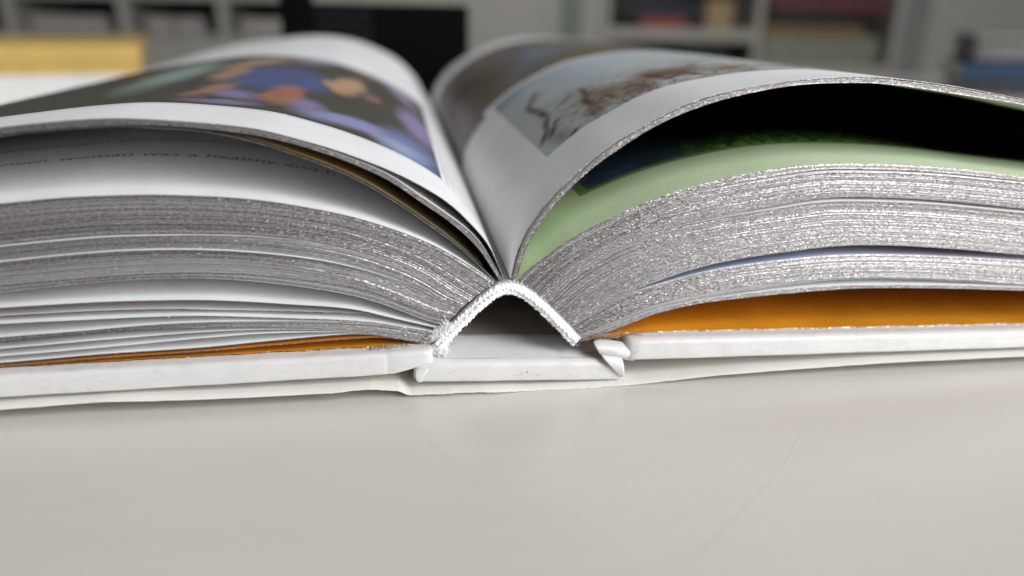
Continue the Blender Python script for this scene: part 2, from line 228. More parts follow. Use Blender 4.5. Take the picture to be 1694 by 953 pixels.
# ------------------------------------------------------------------ materials
def mat(name):
    m = bpy.data.materials.new(name); m.use_nodes = True
    return m, m.node_tree, m.node_tree.nodes['Principled BSDF']
class NT:
    def __init__(s, t): s.t = t
    def n(s, typ, **kw):
        x = s.t.nodes.new(typ)
        for k, v in kw.items(): setattr(x, k, v)
        return x
    def l(s, a, b): s.t.links.new(a, b)
    def math(s, op, a, b=None, clamp=False):
        x = s.n('ShaderNodeMath', operation=op, use_clamp=clamp)
        for i, v in enumerate((a, b)):
            if v is None: continue
            if isinstance(v, (int, float)): x.inputs[i].default_value = v
            else: s.l(v, x.inputs[i])
        return x.outputs[0]
    def vmath(s, op, a, b=None, out=0):
        x = s.n('ShaderNodeVectorMath', operation=op)
        for i, v in enumerate((a, b)):
            if v is None: continue
            if isinstance(v, (tuple, list)): x.inputs[i].default_value = v
            else: s.l(v, x.inputs[i])
        return x.outputs['Value'] if out else x.outputs[0]
    def coord(s, kind='Object', scale=(1, 1, 1), loc=(0, 0, 0), rot=(0, 0, 0)):
        c = s.n('ShaderNodeTexCoord'); m = s.n('ShaderNodeMapping'); s.l(c.outputs[kind], m.inputs[0])
        m.inputs['Scale'].default_value = scale; m.inputs['Location'].default_value = loc; m.inputs['Rotation'].default_value = rot
        return m.outputs[0]
    def noise(s, vec, scale, detail=3, rough=.55, dist=0.):
        x = s.n('ShaderNodeTexNoise'); s.l(vec, x.inputs['Vector']); x.inputs['Scale'].default_value = scale
        x.inputs['Detail'].default_value = detail; x.inputs['Roughness'].default_value = rough; x.inputs['Distortion'].default_value = dist
        return x
    def ramp(s, f, a, b, lo=0., hi=1.):
        x = s.n('ShaderNodeMapRange'); s.l(f, x.inputs[0])
        for i, v in zip((1, 2, 3, 4), (a, b, lo, hi)): x.inputs[i].default_value = v
        return x.outputs[0]
    def mix(s, f, a, b):
        x = s.n('ShaderNodeMix', data_type='RGBA')
        if isinstance(f, (int, float)): x.inputs[0].default_value = f
        else: s.l(f, x.inputs[0])
        for i, v in ((6, a), (7, b)):
            if isinstance(v, (tuple, list)): x.inputs[i].default_value = (*v[:3], 1)
            else: s.l(v, x.inputs[i])
        return x.outputs[2]
    def bump(s, h, strength, dist, normal=None):
        x = s.n('ShaderNodeBump'); s.l(h, x.inputs['Height']); x.inputs['Strength'].default_value = strength; x.inputs['Distance'].default_value = dist
        return x.outputs[0]

def paper(name, color, vary=.05, rough=.62, bump=.25):
    m, t, b = mat(name); g = NT(t)
    v = g.coord('Object')
    n1 = g.noise(v, 60, 3); n2 = g.noise(v, 2200, 3, .6)
    dark = tuple(c*(1-vary*2) for c in color)
    g.l(g.mix(g.ramp(n1.outputs[0], .3, .7), dark, color), b.inputs['Base Color'])
    g.l(g.bump(n2.outputs[0], bump, .00012), b.inputs['Normal'])
    b.inputs['Roughness'].default_value = rough; b.inputs['Specular IOR Level'].default_value = .35
    return m
def gilt(name):
    m, t, b = mat(name); g = NT(t)
    vec = g.coord('Object', scale=(1/.00019, 1/.0003, 1/.00011))
    vo = g.n('ShaderNodeTexVoronoi', feature='F1'); g.l(vec, vo.inputs['Vector']); vo.inputs['Scale'].default_value = 1; vo.inputs['Randomness'].default_value = 1
    big = g.coord('Object', scale=(1/.0011, 1/.001, 1/.0005))
    vo2 = g.n('ShaderNodeTexVoronoi', feature='F1'); g.l(big, vo2.inputs['Vector']); vo2.inputs['Scale'].default_value = 1
    geo = g.n('ShaderNodeNewGeometry')
    d1 = g.vmath('SUBTRACT', vo.outputs['Color'], (.5, .5, .5)); d2 = g.vmath('SUBTRACT', vo2.outputs['Color'], (.5, .5, .5))
    wn = g.n('ShaderNodeTexWhiteNoise', noise_dimensions='3D'); g.l(vo.outputs['Position'], wn.inputs['Vector'])
    rare = g.math('MULTIPLY', g.math('POWER', wn.outputs['Value'], 4.), .75)      # few grains stand far off the plane
    s0 = g.n('ShaderNodeVectorMath', operation='SCALE'); g.l(g.vmath('MULTIPLY', d1, (1., .2, 1.)), s0.inputs[0]); g.l(rare, s0.inputs['Scale'])
    s1 = g.n('ShaderNodeVectorMath', operation='ADD'); g.l(g.vmath('MULTIPLY', d1, (.06, .1, .42)), s1.inputs[0]); g.l(s0.outputs[0], s1.inputs[1])
    s2 = g.n('ShaderNodeVectorMath', operation='SCALE'); g.l(d2, s2.inputs[0]); s2.inputs['Scale'].default_value = .10
    nn = g.vmath('NORMALIZE', g.vmath('ADD', geo.outputs['Normal'], g.vmath('ADD', s1.outputs[0], s2.outputs[0])))
    g.l(nn, b.inputs['Normal'])
    # thin places where the foil has rubbed off along single sheets; flecks add sparkle as colour
    wear = g.noise(g.coord('Object', scale=(1100, 300, 4200)), 1, 3, .6)
    fleck = g.noise(g.coord('Object', scale=(2000, 2600, 6600)), 1, 3, .65)
    c = g.mix(g.ramp(wear.outputs[0], .35, .66), (.20, .172, .162), (.46, .445, .44))
    c = g.mix(g.ramp(fleck.outputs[0], .34, .52, .75, 0), c, (.07, .052, .047))
    c = g.mix(g.ramp(fleck.outputs[0], .54, .70, 0, .7), c, (.76, .76, .76))  # bright grains: glints put into the foil colour
    g.l(c, b.inputs['Base Color'])
    b.inputs['Metallic'].default_value = .93
    g.l(g.ramp(fleck.outputs[0], .3, .7, .46, .34), b.inputs['Roughness'])
    return m
def blob_print(name, base, blobs, origin, grain=.10, warp=.0, rough=.5, extra=None):
    """ink on paper: soft ellipses placed in page millimetres (u along the page from the gutter, v from the tail edge)"""
    m, t, b = mat(name); g = NT(t)
    tc = g.n('ShaderNodeTexCoord'); v = tc.outputs['UV']
    nz = g.noise(v, .07, 4, .62)
    if warp:
        d = g.vmath('SUBTRACT', nz.outputs['Color'], (.5, .5, .5)); sc = g.n('ShaderNodeVectorMath', operation='SCALE'); g.l(d, sc.inputs[0]); sc.inputs['Scale'].default_value = warp
        v = g.vmath('ADD', v, sc.outputs[0])
    c = base
    gn = g.noise(tc.outputs['UV'], .5, 4, .7)
    c = g.mix(g.ramp(gn.outputs[0], .3, .7), tuple(x*(1-grain*2) for x in base), tuple(x*(1+grain) for x in base))
    for (cc, a, bb, colr, soft) in blobs:
        q = g.vmath('SUBTRACT', v, (cc[0], cc[1], 0))
        cx = g.n('ShaderNodeCombineXYZ'); g.l(g.vmath('DOT_PRODUCT', q, (a[0], a[1], 0), 1), cx.inputs[0]); g.l(g.vmath('DOT_PRODUCT', q, (bb[0], bb[1], 0), 1), cx.inputs[1])
        f = g.ramp(g.vmath('LENGTH', cx.outputs[0], None, 1), max(.1, 1-soft*1.5), 1+soft*.9, 1, 0)
        c = g.mix(f, c, colr)
    if extra: c = extra(g, tc.outputs['UV'], c)
    c = g.mix(g.math('MULTIPLY', g.ramp(gn.outputs[0], .4, .75), grain*1.5), c, (.05, .05, .05))
    g.l(c, b.inputs['Base Color']); b.inputs['Roughness'].default_value = rough; b.inputs['Specular IOR Level'].default_value = .3
    return m
def plain(name, color, rough=.5, spec=.4, vary=.08, scale=40, metal=0.):
    m, t, b = mat(name); g = NT(t)
    n1 = g.noise(g.coord('Object'), scale, 3)
    g.l(g.mix(g.ramp(n1.outputs[0], .3, .7), tuple(c*(1-vary) for c in color), tuple(min(1, c*(1+vary)) for c in color)), b.inputs['Base Color'])
    b.inputs['Roughness'].default_value = rough; b.inputs['Specular IOR Level'].default_value = spec; b.inputs['Metallic'].default_value = metal
    return m
def glazed_cover():
    m, t, b = mat('white_cover_paper'); g = NT(t)
    v = g.coord('Object', scale=(1, 1, 2.2), rot=(0, .5, 0))
    sm = g.noise(v, 330, 4, .65, .6); fine = g.noise(g.coord('Object'), 2600, 2); spot = g.noise(g.coord('Object'), 900, 1)
    c = g.mix(g.ramp(sm.outputs[0], .52, .74, 0, .36), (.65, .637, .62), (.43, .41, .39))
    c = g.mix(g.ramp(spot.outputs[0], .80, .84, 0, .8), c, (.22, .18, .15))
    # brown scuffs on the front of the spine board
    for (x, z, rx, rz) in ((2.2, 2.6, 1.1, .32), (5.4, 2.35, 1.7, .4), (3.1, 1.5, .25, .5)):
        q = g.vmath('SUBTRACT', g.coord('Object', scale=(1000, 1000, 1000)), (x, -3, z))
        ln = g.vmath('LENGTH', g.vmath('MULTIPLY', q, (1/rx, .2, 1/rz)), None, 1)
        f = g.math('MULTIPLY', g.ramp(ln, .4, 1.1, 1, 0), g.ramp(g.noise(g.coord('Object'), 3000, 3, .7).outputs[0], .5, .64))
        c = g.mix(g.math('MULTIPLY', f, .75), c, (.22, .13, .08))
    g.l(c, b.inputs['Base Color']); b.inputs['Roughness'].default_value = .36; b.inputs['Specular IOR Level'].default_value = .5
    und = g.noise(g.coord('Object', scale=(1, 1, 1.6)), 140, 3, .5)
    g.l(g.bump(g.math('ADD', und.outputs[0], g.math('MULTIPLY', fine.outputs[0], .12)), .55, .0005), b.inputs['Normal'])
    return m
def table_mat():
    m, t, b = mat('pale_laminate'); g = NT(t)
    mm = g.coord('Object', scale=(1000, 1000, 1000))
    big = g.noise(g.coord('Object'), 9, 3); fine = g.noise(g.coord('Object'), 2500, 2, .6)
    c = g.mix(big.outputs[0], (.612, .59, .532), (.662, .64, .58))
    dst = g.noise(g.coord('Object'), 620, 1); c = g.mix(g.ramp(dst.outputs[0], .815, .83, 0, .35), c, (.22, .2, .18))
    smear = g.noise(g.coord('Object', scale=(1, 3.2, 1), rot=(0, 0, .7)), 55, 4, .7); c = g.mix(g.ramp(smear.outputs[0], .3, .8, 0, .16), c, (.44, .43, .40))
    sc = None
    wob = g.noise(g.coord('Object'), 30, 2); wv = g.vmath('SUBTRACT', wob.outputs['Color'], (.5, .5, .5)); ws = g.n('ShaderNodeVectorMath', operation='SCALE'); g.l(wv, ws.inputs[0]); ws.inputs['Scale'].default_value = .5
    p = g.vmath('ADD', mm, ws.outputs[0])
    for (x0, y0, x1, y1, wd, st) in SCRATCHES:
        st *= 1.5; wd *= 1.
        ux, uy = (x1-x0)/2, (y1-y0)/2; l = math.hypot(ux, uy)
        q = g.vmath('SUBTRACT', p, ((x0+x1)/2, (y0+y1)/2, 0))
        a = g.vmath('DOT_PRODUCT', q, (ux/l/l, uy/l/l, 0), 1); bb = g.vmath('DOT_PRODUCT', q, (-uy/l/wd, ux/l/wd, 0), 1)
        f = g.math('MULTIPLY', g.ramp(g.math('ABSOLUTE', a), .7, 1., 1, 0), g.ramp(g.math('ABSOLUTE', bb), .2, 1., 1, 0))
        f = g.math('MULTIPLY', f, st)
        sc = f if sc is None else g.math('MAXIMUM', sc, f)
    c = g.mix(sc, c, (.36, .35, .33))
    g.l(c, b.inputs['Base Color'])
    b.inputs['Roughness'].default_value = .42; b.inputs['Specular IOR Level'].default_value = .7
    b.inputs['Coat Weight'].default_value = 1.; b.inputs['Coat Roughness'].default_value = .33; b.inputs['Coat IOR'].default_value = 1.75
    g.l(g.bump(fine.outputs[0], .10, .0001), b.inputs['Normal'])
    return m
SCRATCHES = [(-14.9,-17,-7.2,-33.2,.10,.30),(48.5,-19.5,36,-34,.09,.38),(37,-33,17,-50,.10,.42),(44,-24,34,-33,.07,.25),(30,-20,70,-25,.07,.2),(2,-36,30,-28,.08,.2),(22,-40,40,-34,.09,.2),(52,-30,46,-44,.07,.18),(8,-30,30,-33,.09,.16),(26,-22,38,-31,.07,.2),(-50,-30,-58,-48,.12,.16),(38,-42,58,-46,.16,.1),(64,-18,90,-23,.07,.16),(14,-24,34,-21,.07,.15)]

M = dict(
  page=paper('white_page_paper', (.85, .85, .85), bump=.45), green=paper('green_page_paper', (.62, .71, .51), .05, .62, .7), orange=paper('orange_endpaper', (.70, .30, .012), .13, .6, .8),
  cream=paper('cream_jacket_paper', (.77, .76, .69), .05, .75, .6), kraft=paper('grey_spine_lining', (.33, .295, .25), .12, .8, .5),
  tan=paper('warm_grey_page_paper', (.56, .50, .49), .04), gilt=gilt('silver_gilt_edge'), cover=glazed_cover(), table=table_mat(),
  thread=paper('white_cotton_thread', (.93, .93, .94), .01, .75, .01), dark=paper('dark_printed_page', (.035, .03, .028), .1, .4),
  ink=plain('black_ink', (.11, .11, .12)))
def soften(l, k=.30):   # printed inks are duller than pure hues
    out = []
    for (cc, a, bb, colr, soft) in l:
        g_ = sum(colr)/3*.85; out.append((cc, a, bb, tuple(x*(1-k)+g_*k for x in colr), min(.7, soft+.02)))
    return out
PRINT_LEFT = soften(PRINT_LEFT)
# ------------------------------------------------------------------ the table and what stands behind
tbl = box('table_top', (-640, -420, -24), (760, 760, 0), M['table'], None, 2.0); tag(tbl, 'pale scratched laminate table top under the open book', 'table', kind='structure')
flo = box('floor', (-2600, -2200, -760), (3000, 2300, -735), plain('grey_floor', (.20, .19, .175), .6)); tag(flo, 'dull grey floor of the room behind the table', 'floor', kind='structure')

def book_flat(name, lo, hi, cover, pages, label, cat='book', group=None, rotz=0., pivot=None):
    """a closed book lying flat: two boards, spine towards +x or the viewer, page block between"""
    pv = pivot or ((lo[0]+hi[0])/2, (lo[1]+hi[1])/2)
    e = empty(name, (pv[0]*MM, pv[1]*MM, lo[2]*MM)); tag(e, label, cat, group); e.rotation_euler.z = math.radians(rotz)
    t = max(1.6, (hi[2]-lo[2])*.11)
    ps = [box('board', (lo[0], lo[1], lo[2]), (hi[0], hi[1], lo[2]+t), cover, e, t*.3), box('board', (lo[0], lo[1], hi[2]-t), (hi[0], hi[1], hi[2]), cover, e, t*.3),
          box('spine', (lo[0], lo[1]-.4, lo[2]+t*.4), (hi[0], lo[1]+t, hi[2]-t*.4), cover, e, t*.3), box('page_block', (lo[0]+3, lo[1]+t+.3, lo[2]+t+.1), (hi[0]-3, hi[1]-3, hi[2]-t-.1), pages, e)]
    for p in ps: p.location = -e.location
    return e
pagew = plain('book_page_edges', (.7, .69, .64))
book_flat('white_book', (-430, 420, 0), (-182, 600, 21.6), plain('white_gloss_cover', (.82, .82, .80), .3), pagew, 'thick white book lying flat on the table beneath the yellow box', rotz=15, pivot=(-182, 420))
e = empty('yellow_box', (-.18, .42, .0217)); tag(e, 'flat yellow box with a lid lying on the thick white book', 'box'); e.rotation_euler.z = math.radians(15)
yl = plain('yellow_card', (.66, .45, .13), .55)
for p in (box('tray', (-428, 421, 21.7), (-181, 590, 28), yl, e, 1), box('lid', (-429, 419, 28.1), (-180, 592, 40), yl, e, 2.5)): p.location = -e.location
book_flat('black_book', (494, 520, 0), (700, 590, 14), plain('black_cover', (.016, .016, .02), .5), pagew, 'thin black book lying flat on the table beneath the blue book', rotz=-22, pivot=(494, 520))
book_flat('blue_book', (489, 518, 14.1), (690, 586, 28), plain('blue_cover', (.007, .032, .075), .6), pagew, 'blue book lying flat between the black book and the grey box', rotz=-22, pivot=(494, 520))
e = empty('grey_box', (.494, .52, .0281)); e.rotation_euler.z = math.radians(-22); tag(e, 'rounded grey box resting on the blue book at the right', 'box')
b1 = box('body', (497, 522, 28.1), (690, 584, 47), plain('grey_plastic', (.13, .13, .125), .5), e, 6); b2 = box('lid', (495, 520, 47.1), (692, 586, 53), plain('pale_grey_plastic', (.17, .17, .16), .5), e, 2.5)
for p in (b1, b2): p.location = -e.location
# black ribbed box right behind the book
e = empty('black_case', (-.026, .37, 0)); tag(e, 'black upright case with a ribbed panel, standing right behind the open book', 'case')
blk = plain('black_plastic', (.0025, .0025, .003), .85, .08); blk2 = plain('charcoal_plastic', (.017, .0145, .017), .75, .1)
pp = [box('body', (-77, 331, 0), (25, 415, 66.5), blk, e, 3), box('corner_post', (-78, 328, 0), (-61, 340, 78), blk, e, 2), box('foot', (-60, 326, 0), (24, 330.9, 6), blk, e, .8)]
for k in range(5): pp.append(box('rib', (-60, 329.2, 42+k*4.6), (-29, 331.2, 44.6+k*4.6), blk2, e, .4))
for p in pp: p.location = -e.location

# cabinet along the far wall
cab = empty('wall_cabinet', (.25, 1.6, -.735)); tag(cab, 'long pale grey cabinet with open shelves along the far wall', 'cabinet')
cw = plain('cabinet_paint', (.40, .38, .33), .5); cdk = plain('cabinet_inside', (.06, .057, .05), .7); cin = plain('cabinet_grey_panel', (.23, .23, .215), .55)  # cin is a darker grey for one narrow door
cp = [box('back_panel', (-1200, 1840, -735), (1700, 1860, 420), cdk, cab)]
X = [-1000, -730, -527, -345, -180, 130, 300, 420, 760, 1085, 1165, 1500]
for x in X: cp.append(box('upright', (x-9, 1500, -735), (x+9, 1839, 420), cw, cab, 2))
def pn(name, x0, x1, z0, z1, m, y0=1503, y1=1521): cp.append(box(name, (x0+9.5, y0, z0), (x1-9.5, y1, z1), m, cab, 1.5))
for a, b_ in zip(X[:4], X[1:5]):
    pn('lower_door', a, b_, -735, 6, cw); pn('upper_door', a, b_, 78, 420, cw); pn('shelf', a, b_, 6.5, 14, cw, 1506, 1838)
pn('door', -180, 130, -735, 420, cw); pn('door', 130, 300, -735, 420, cw); pn('door', 300, 420, -735, 420, cw, 1510, 1528)
cp.append(box('door_strip', (330, 1500, -400), (372, 1509, 420), plain('sea_grey_strip', (.17, .20, .18), .5), cab, 1))
pn('shelf', 420, 760, 14, 40, cw, 1500, 1838); pn('lower_door', 420, 760, -735, -34, cw)
pn('shelf', 760, 1085, -60, -34, cw, 1500, 1838); pn('lower_door', 760, 1085, -735, -61, cw); pn('door', 1085, 1165, -735, 420, cin); pn('door', 1165, 1500, -735, 420, cw)
pn('upper_door', 420, 760, 230, 420, cw); pn('upper_door', 760, 1085, 230, 420, cw)
for p in cp: p.location = -cab.location
tr = plain('tray_grey', (.40, .375, .345), .6)
def tray(x0, x1, label):
    e = empty('paper_tray', ((x0+x1)/2*MM, 1.6, .0141)); tag(e, label, 'tray', None)
    ps = [box('tray_base', (x0, 1540, 14.1), (x1, 1800, 18), tr, e, 1), box('tray_front', (x0, 1530, 18.1), (x1, 1539, 46), tr, e, 2), box('paper_stack', (x0+8, 1548, 18.1), (x1-8, 1790, 40), pagew, e, 1)]
    for p in ps: p.location = -e.location
tray(-706, -566, 'wide grey tray in the shelf opening farthest left'); tray(-496, -446, 'small grey tray in the second shelf opening from the left, left one of two')
tray(-440, -388, 'small grey tray in the second shelf opening from the left, right one of two'); tray(-318, -236, 'grey tray in the shelf opening beside the black case')
def bk(lo, hi, c, label): book_flat('shelf_book', lo, hi, plain('shelf_book_cover', c, .55), pagew, label)
bk((500, 1510, 40.1), (600, 1700, 62), (.30, .06, .04), 'small red book lying on the right shelf under the navy book')
bk((474, 1505, 62.1), (632, 1720, 88), (.014, .015, .035), 'large navy book lying across the small red book on the shelf')
bk((645, 1515, 40.1), (705, 1700, 98), (.36, .25, .13), 'tan book block standing beside the navy book on the shelf')
bk((610, 1506, -33.9), (700, 1700, 8), (.012, .012, .012), 'black block darkening the gap below the right shelf')  # added block, gives the open gap under the shelf its dark shade
bk((778, 1510, -33.9), (1050, 1750, 28), (.24, .245, .18), 'thick pale green book at the bottom of the shelf stack')
bk((775, 1508, 28.1), (1010, 1740, 50), (.22, .14, .06), 'brown book in the shelf stack between green and black books')
bk((790, 1506, 50.1), (1000, 1740, 78), (.016, .016, .014), 'black book in the shelf stack under the dark red book')
bk((786, 1504, 78.1), (1060, 1740, 112), (.13, .035, .04), 'dark red book on top of the shelf stack')

# ------------------------------------------------------------------ the open book
book = empty('open_book', (0, 0, 0)); tag(book, 'thick open hardback with silver edges and white covers, seen from its tail edge', 'book')
LB = lambda x: float(np.interp(x, [-195, -81, -23, -19], [1.7, 3.2, 3.72, 3.9]))
LT = lambda x: float(np.interp(x, [-195, -81, -23, -12], [5.2, 7.05, 7.75, 7.85]))
RB = lambda x: float(np.interp(x, [22, 102, 195], [4.25, 2.72, 1.1]))
RT = lambda x: float(np.interp(x, [15, 27, 103, 195], [7.9, 8.25, 6.4, 4.7]))
def slab(name, stations, parent, back=BOOK+3., rt=.85, rb=.5, groove=False, wob=.05):
    """board wrapped in cover paper: stations (x, z_bottom, z_top, y_front)"""
    V, Fc = [], []; k = 0
    for (x, zb, zt, yf) in stations:
        sec = []
        h = zt-zb; r1 = min(rt, h*.45); r0 = min(rb, h*.3)
        for a in np.linspace(-90, -180, 5): sec.append((yf+r0+r0*math.cos(math.radians(a)), zb+r0+r0*math.sin(math.radians(a))))
        for a in np.linspace(180, 90, 7): sec.append((yf+r1*1.25+r1*1.25*math.cos(math.radians(a)), zt-r1+r1*math.sin(math.radians(a))))
        if groove: sec += [(yf+r1*1.25+.10, zt-.11), (yf+r1*1.25+.34, zt-.005)]
        sec += [(back-.6, zt), (back, zt-.6), (back, zb+.6), (back-.6, zb)]
        k = len(sec)
        jit = wob*math.sin(x*.31)+wob*.6*math.sin(x*.83+1)
        for i, (y, z) in enumerate(sec): V.append((x, y+(jit if i < 12 else 0), z))
    n = len(stations)
    for i in range(n-1):
        for j in range(k): Fc.append((i*k+j, i*k+(j+1) % k, (i+1)*k+(j+1) % k, (i+1)*k+j))
    Fc.append(tuple(range(k))); Fc.append(tuple((n-1)*k+j for j in reversed(range(k))))
    o = pymesh(name, V, Fc, M['cover'], parent, True)
    bm = bmesh.new(); bm.from_mesh(o.data); bmesh.ops.recalc_face_normals(bm, faces=bm.faces); bm.to_mesh(o.data); bm.free()
    md = o.modifiers.new('edge', 'EDGE_SPLIT'); md.split_angle = math.radians(50)
    return o
lb = slab('cover_board', [(x, LB(x), LT(x), -3.) for x in np.linspace(-195, -21.2, 60)]+[(-20.6, 3.80, LT(-20.5)-.02, -2.97), (-20.35, 3.82, 7.78, -2.91), (-20.1, 3.80, 7.82, -2.95), (-19.2, 3.88, 7.9, -3.0), (-18.2, 4.12, 7.95, -3.02), (-16.5, 4.52, 8.0, -3.0), (-14.5, 5.05, 8.0, -2.97), (-13.3, 5.4, 7.95, -2.92), (-12.8, 5.6, 7.85, -2.7), (-12.55, 5.85, 7.55, -2.1)], book)
lb['label'] = 'left cover board wrapped in scuffed white paper'
rb = slab('cover_board', [(21.9, 4.7, 7.5, -1.8), (22.3, 4.4, 7.9, -2.6), (23.0, 4.22, RT(23.), -2.95)]+[(x, RB(x), RT(x), -3.) for x in np.linspace(24.5, 195, 60)], book, rt=1.2)
rb['label'] = 'right cover board wrapped in white paper'
sz = lambda x: float(np.interp(x, [-16, 22], [2.1, .42]))
sp = slab('spine_board', [(-15.9, sz(-15.9)+.5, sz(-15.9)+3.2, -2.2), (-15.4, sz(-15.4)+.15, sz(-15.4)+3.75, -2.8)]+[(x, sz(x), sz(x)+3.95, -3.) for x in np.linspace(-14.8, 20.6, 40)]+[(21.3, sz(21.3)+.2, sz(21.3)+3.6, -2.8), (21.7, sz(21.7)+.6, sz(21.7)+3.0, -2.3)], book, rt=1.35, rb=.5, groove=True)
# grey lining strip on the inside of the spine board, the board paper's turn-in stops short of it
V, Fc = [], []
for x in np.linspace(-14.5, 20.4, 20):
    z = sz(x)+3.95
    V += [(x, 8.2+.15*math.sin(x*1.7), z+.02), (x, 8.2+.15*math.sin(x*1.7), z+.28), (x, BOOK, z+.28)]
for i in range(19):
    for j in range(2): Fc.append((i*3+j, i*3+j+1, i*3+4+j, i*3+3+j))
pymesh('lining_strip', V, Fc, M['kraft'], sp)
# paper folds where the cover crosses the joints
def patch(name, rows, parent, lab=None, th=.35):
    V = [p for r in rows for p in r]; nc = len(rows[0]); Fc = [(i*nc+j, i*nc+j+1, (i+1)*nc+j+1, (i+1)*nc+j) for i in range(len(rows)-1) for j in range(nc-1)]
    o = pymesh(name, V, Fc, M['cover'], parent, True)
    m = o.modifiers.new('solid', 'SOLIDIFY'); m.thickness = th*MM; m.offset = -1
    m = o.modifiers.new('sub', 'SUBSURF'); m.levels = m.render_levels = 3
    if lab: o['label'] = lab
    return o
patch('paper_fold', FOLD_UPPER, book, 'creased white cover paper bulging over the right joint'); patch('paper_fold', FOLD_LOWER, book, 'pinched white fold at the right end of the spine board'); patch('paper_fold', FOLD_LEFT, book, 'small white fold at the left end of the spine board')

# pages ------------------------------------------------------------
def leaf_geo(V, Fc, mi, c, f, side, th, yj, tilt, y1=BOOK, rough=.03, ny=4):
    """one sheet: c near profile, f far profile (mm), front edge jittered like a trimmed, gilded edge"""
    n = len(c); nn = normals(c, side); nf = normals(f, side); b = len(V); K = 2*(ny+1)
    wob = np.cumsum(rng.normal(0, 1, n)); wob = (wob-np.linspace(wob[0], wob[-1], n)); wob = wob/(abs(wob).max()+1e-6)*rough+rng.normal(0, rough*.35, n)
    tl = tilt*(1+.35*np.sin(np.linspace(0, rng.uniform(4, 14), n)+rng.uniform(0, 6)))
    top = (c+nn*th/2, f+nf*th/2); bot = (c-nn*th/2, f-nf*th/2)
    P = np.zeros((n, K, 3))
    for j in range(ny+1):
        k = j/ny
        for r, (q, sg) in enumerate(((top, 1), (bot, -1))):
            w_ = q[0]*(1-k)+q[1]*k; P[:, 2*j+r, 0] = w_[:, 0]; P[:, 2*j+r, 2] = w_[:, 1]
            P[:, 2*j+r, 1] = (y1*k+yj+((wob+sg*tl) if j == 0 else 0)) if j else yj+wob+sg*tl
    V.extend(P.reshape(-1, 3).tolist())
    base = []
    for j in range(ny): base += [((2*j, 0), (2*j, 1), (2*j+2, 1), (2*j+2, 0)), ((2*j+1, 0), (2*j+3, 0), (2*j+3, 1), (2*j+1, 1))]
    base += [((0, 0), (1, 0), (1, 1), (0, 1)), ((2*ny, 0), (2*ny, 1), (2*ny+1, 1), (2*ny+1, 0))]
    ms = [0, 1]*ny+[2, 2]
    for i in range(n-1):
        for q in base:
            x = tuple(b+(i+d)*K+s for s, d in q); Fc.append(x if side > 0 else x[::-1])
        mi += ms
    a = b+(n-1)*K
    for j in range(ny): Fc.append((a+2*j, a+2*j+1, a+2*j+3, a+2*j+2)); mi.append(2)
SIDE = lambda n: -1 if n[0] == 'L' else 1
def block(top, bot, n, gap_top=0., gap_bot=0., yj=0., mats=None, start=.10, name='page_block'):
    """a run of n sheets between two measured profiles; gap_* pull its faces back so that a slit opens between runs"""
    s = SIDE(top); a, b = cv[top].copy(), cv[bot].copy()
    t = np.linspace(0, 1, N); op = np.clip((t-start)/.18, 0, 1)**.8
    a = a-normals(a, s)*(gap_top*op)[:, None]; b = b+normals(b, s)*(gap_bot*op)[:, None]
    V, Fc, mi = [], [], []
    for k in range(n):
        fr = (k+.5)/n; c = a*(1-fr)+b*fr
        pitch = np.linalg.norm(a-b, axis=1)/n
        th = float(np.clip(np.percentile(pitch, 15)*.93, .06, .16))
        leaf_geo(V, Fc, mi, c, far_of(top, c), s, th, yj+rng.normal(0, .03), rng.normal(0, .015), rough=.008)
    o = pymesh(name, V, Fc, mats or [M['page'], M['page'], M['gilt']], book, True, mi)
    md = o.modifiers.new('edge', 'EDGE_SPLIT'); md.split_angle = math.radians(35)
    return tag(o, kind='stuff')
def leaf(cname, top='page', under='page', th=.14, name='leaf', label=None, off=0., yj=0., ramp=None):
    s = SIDE(cname); c = cv[cname]; c = c+normals(c, s)*off
    if ramp: yj = yj*np.clip((np.linspace(0, 1, N)-ramp[0])/(ramp[1]-ramp[0]), 0, 1)
    V, Fc, mi = [], [], []
    leaf_geo(V, Fc, mi, c, far_of(cname, c), s, th, yj, rng.normal(0, .02), rough=.045, ny=14)
    o = pymesh(name, V, Fc, [M[top], M[under], M['gilt']], book, True, mi)
    md = o.modifiers.new('edge', 'EDGE_SPLIT'); md.split_angle = math.radians(35)
    if label: o['label'] = label
    return o
# left half
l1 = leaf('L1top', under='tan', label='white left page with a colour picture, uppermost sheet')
block('L1aS', 'L1bot', 6, name='page_bundle')
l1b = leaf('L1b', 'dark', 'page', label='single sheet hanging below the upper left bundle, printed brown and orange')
l2 = leaf('L2top', label='white text page on top of the thick left block')
block('L2top', 'L2g1', 44, .08, .14)
block('L2g1', 'L2g2', 17, .16, .14, -.05); block('L2g2', 'L2g3', 10, .16, .06, .04); block('L2g3', 'L2g4', 15, .08, .05, -.03); block('L2g4', 'L2bot', 8, .07, 0., .05)
for g_, o_, y_, r_ in (('L2g1', -.12, -.62, (.14, .34)), ('L2g2', -.12, -.6, (.05, .16)), ('L2g3', -.06, -.12, (.2, .3)), ('L2g4', -.05, -.08, (.1, .3))): leaf(g_, off=o_, yj=y_, ramp=r_)
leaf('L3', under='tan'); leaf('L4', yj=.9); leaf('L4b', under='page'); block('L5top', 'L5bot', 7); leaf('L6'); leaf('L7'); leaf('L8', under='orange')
leaf('O1', 'orange', 'orange', .16, 'flyleaf', 'loose orange flyleaf above the left cover')
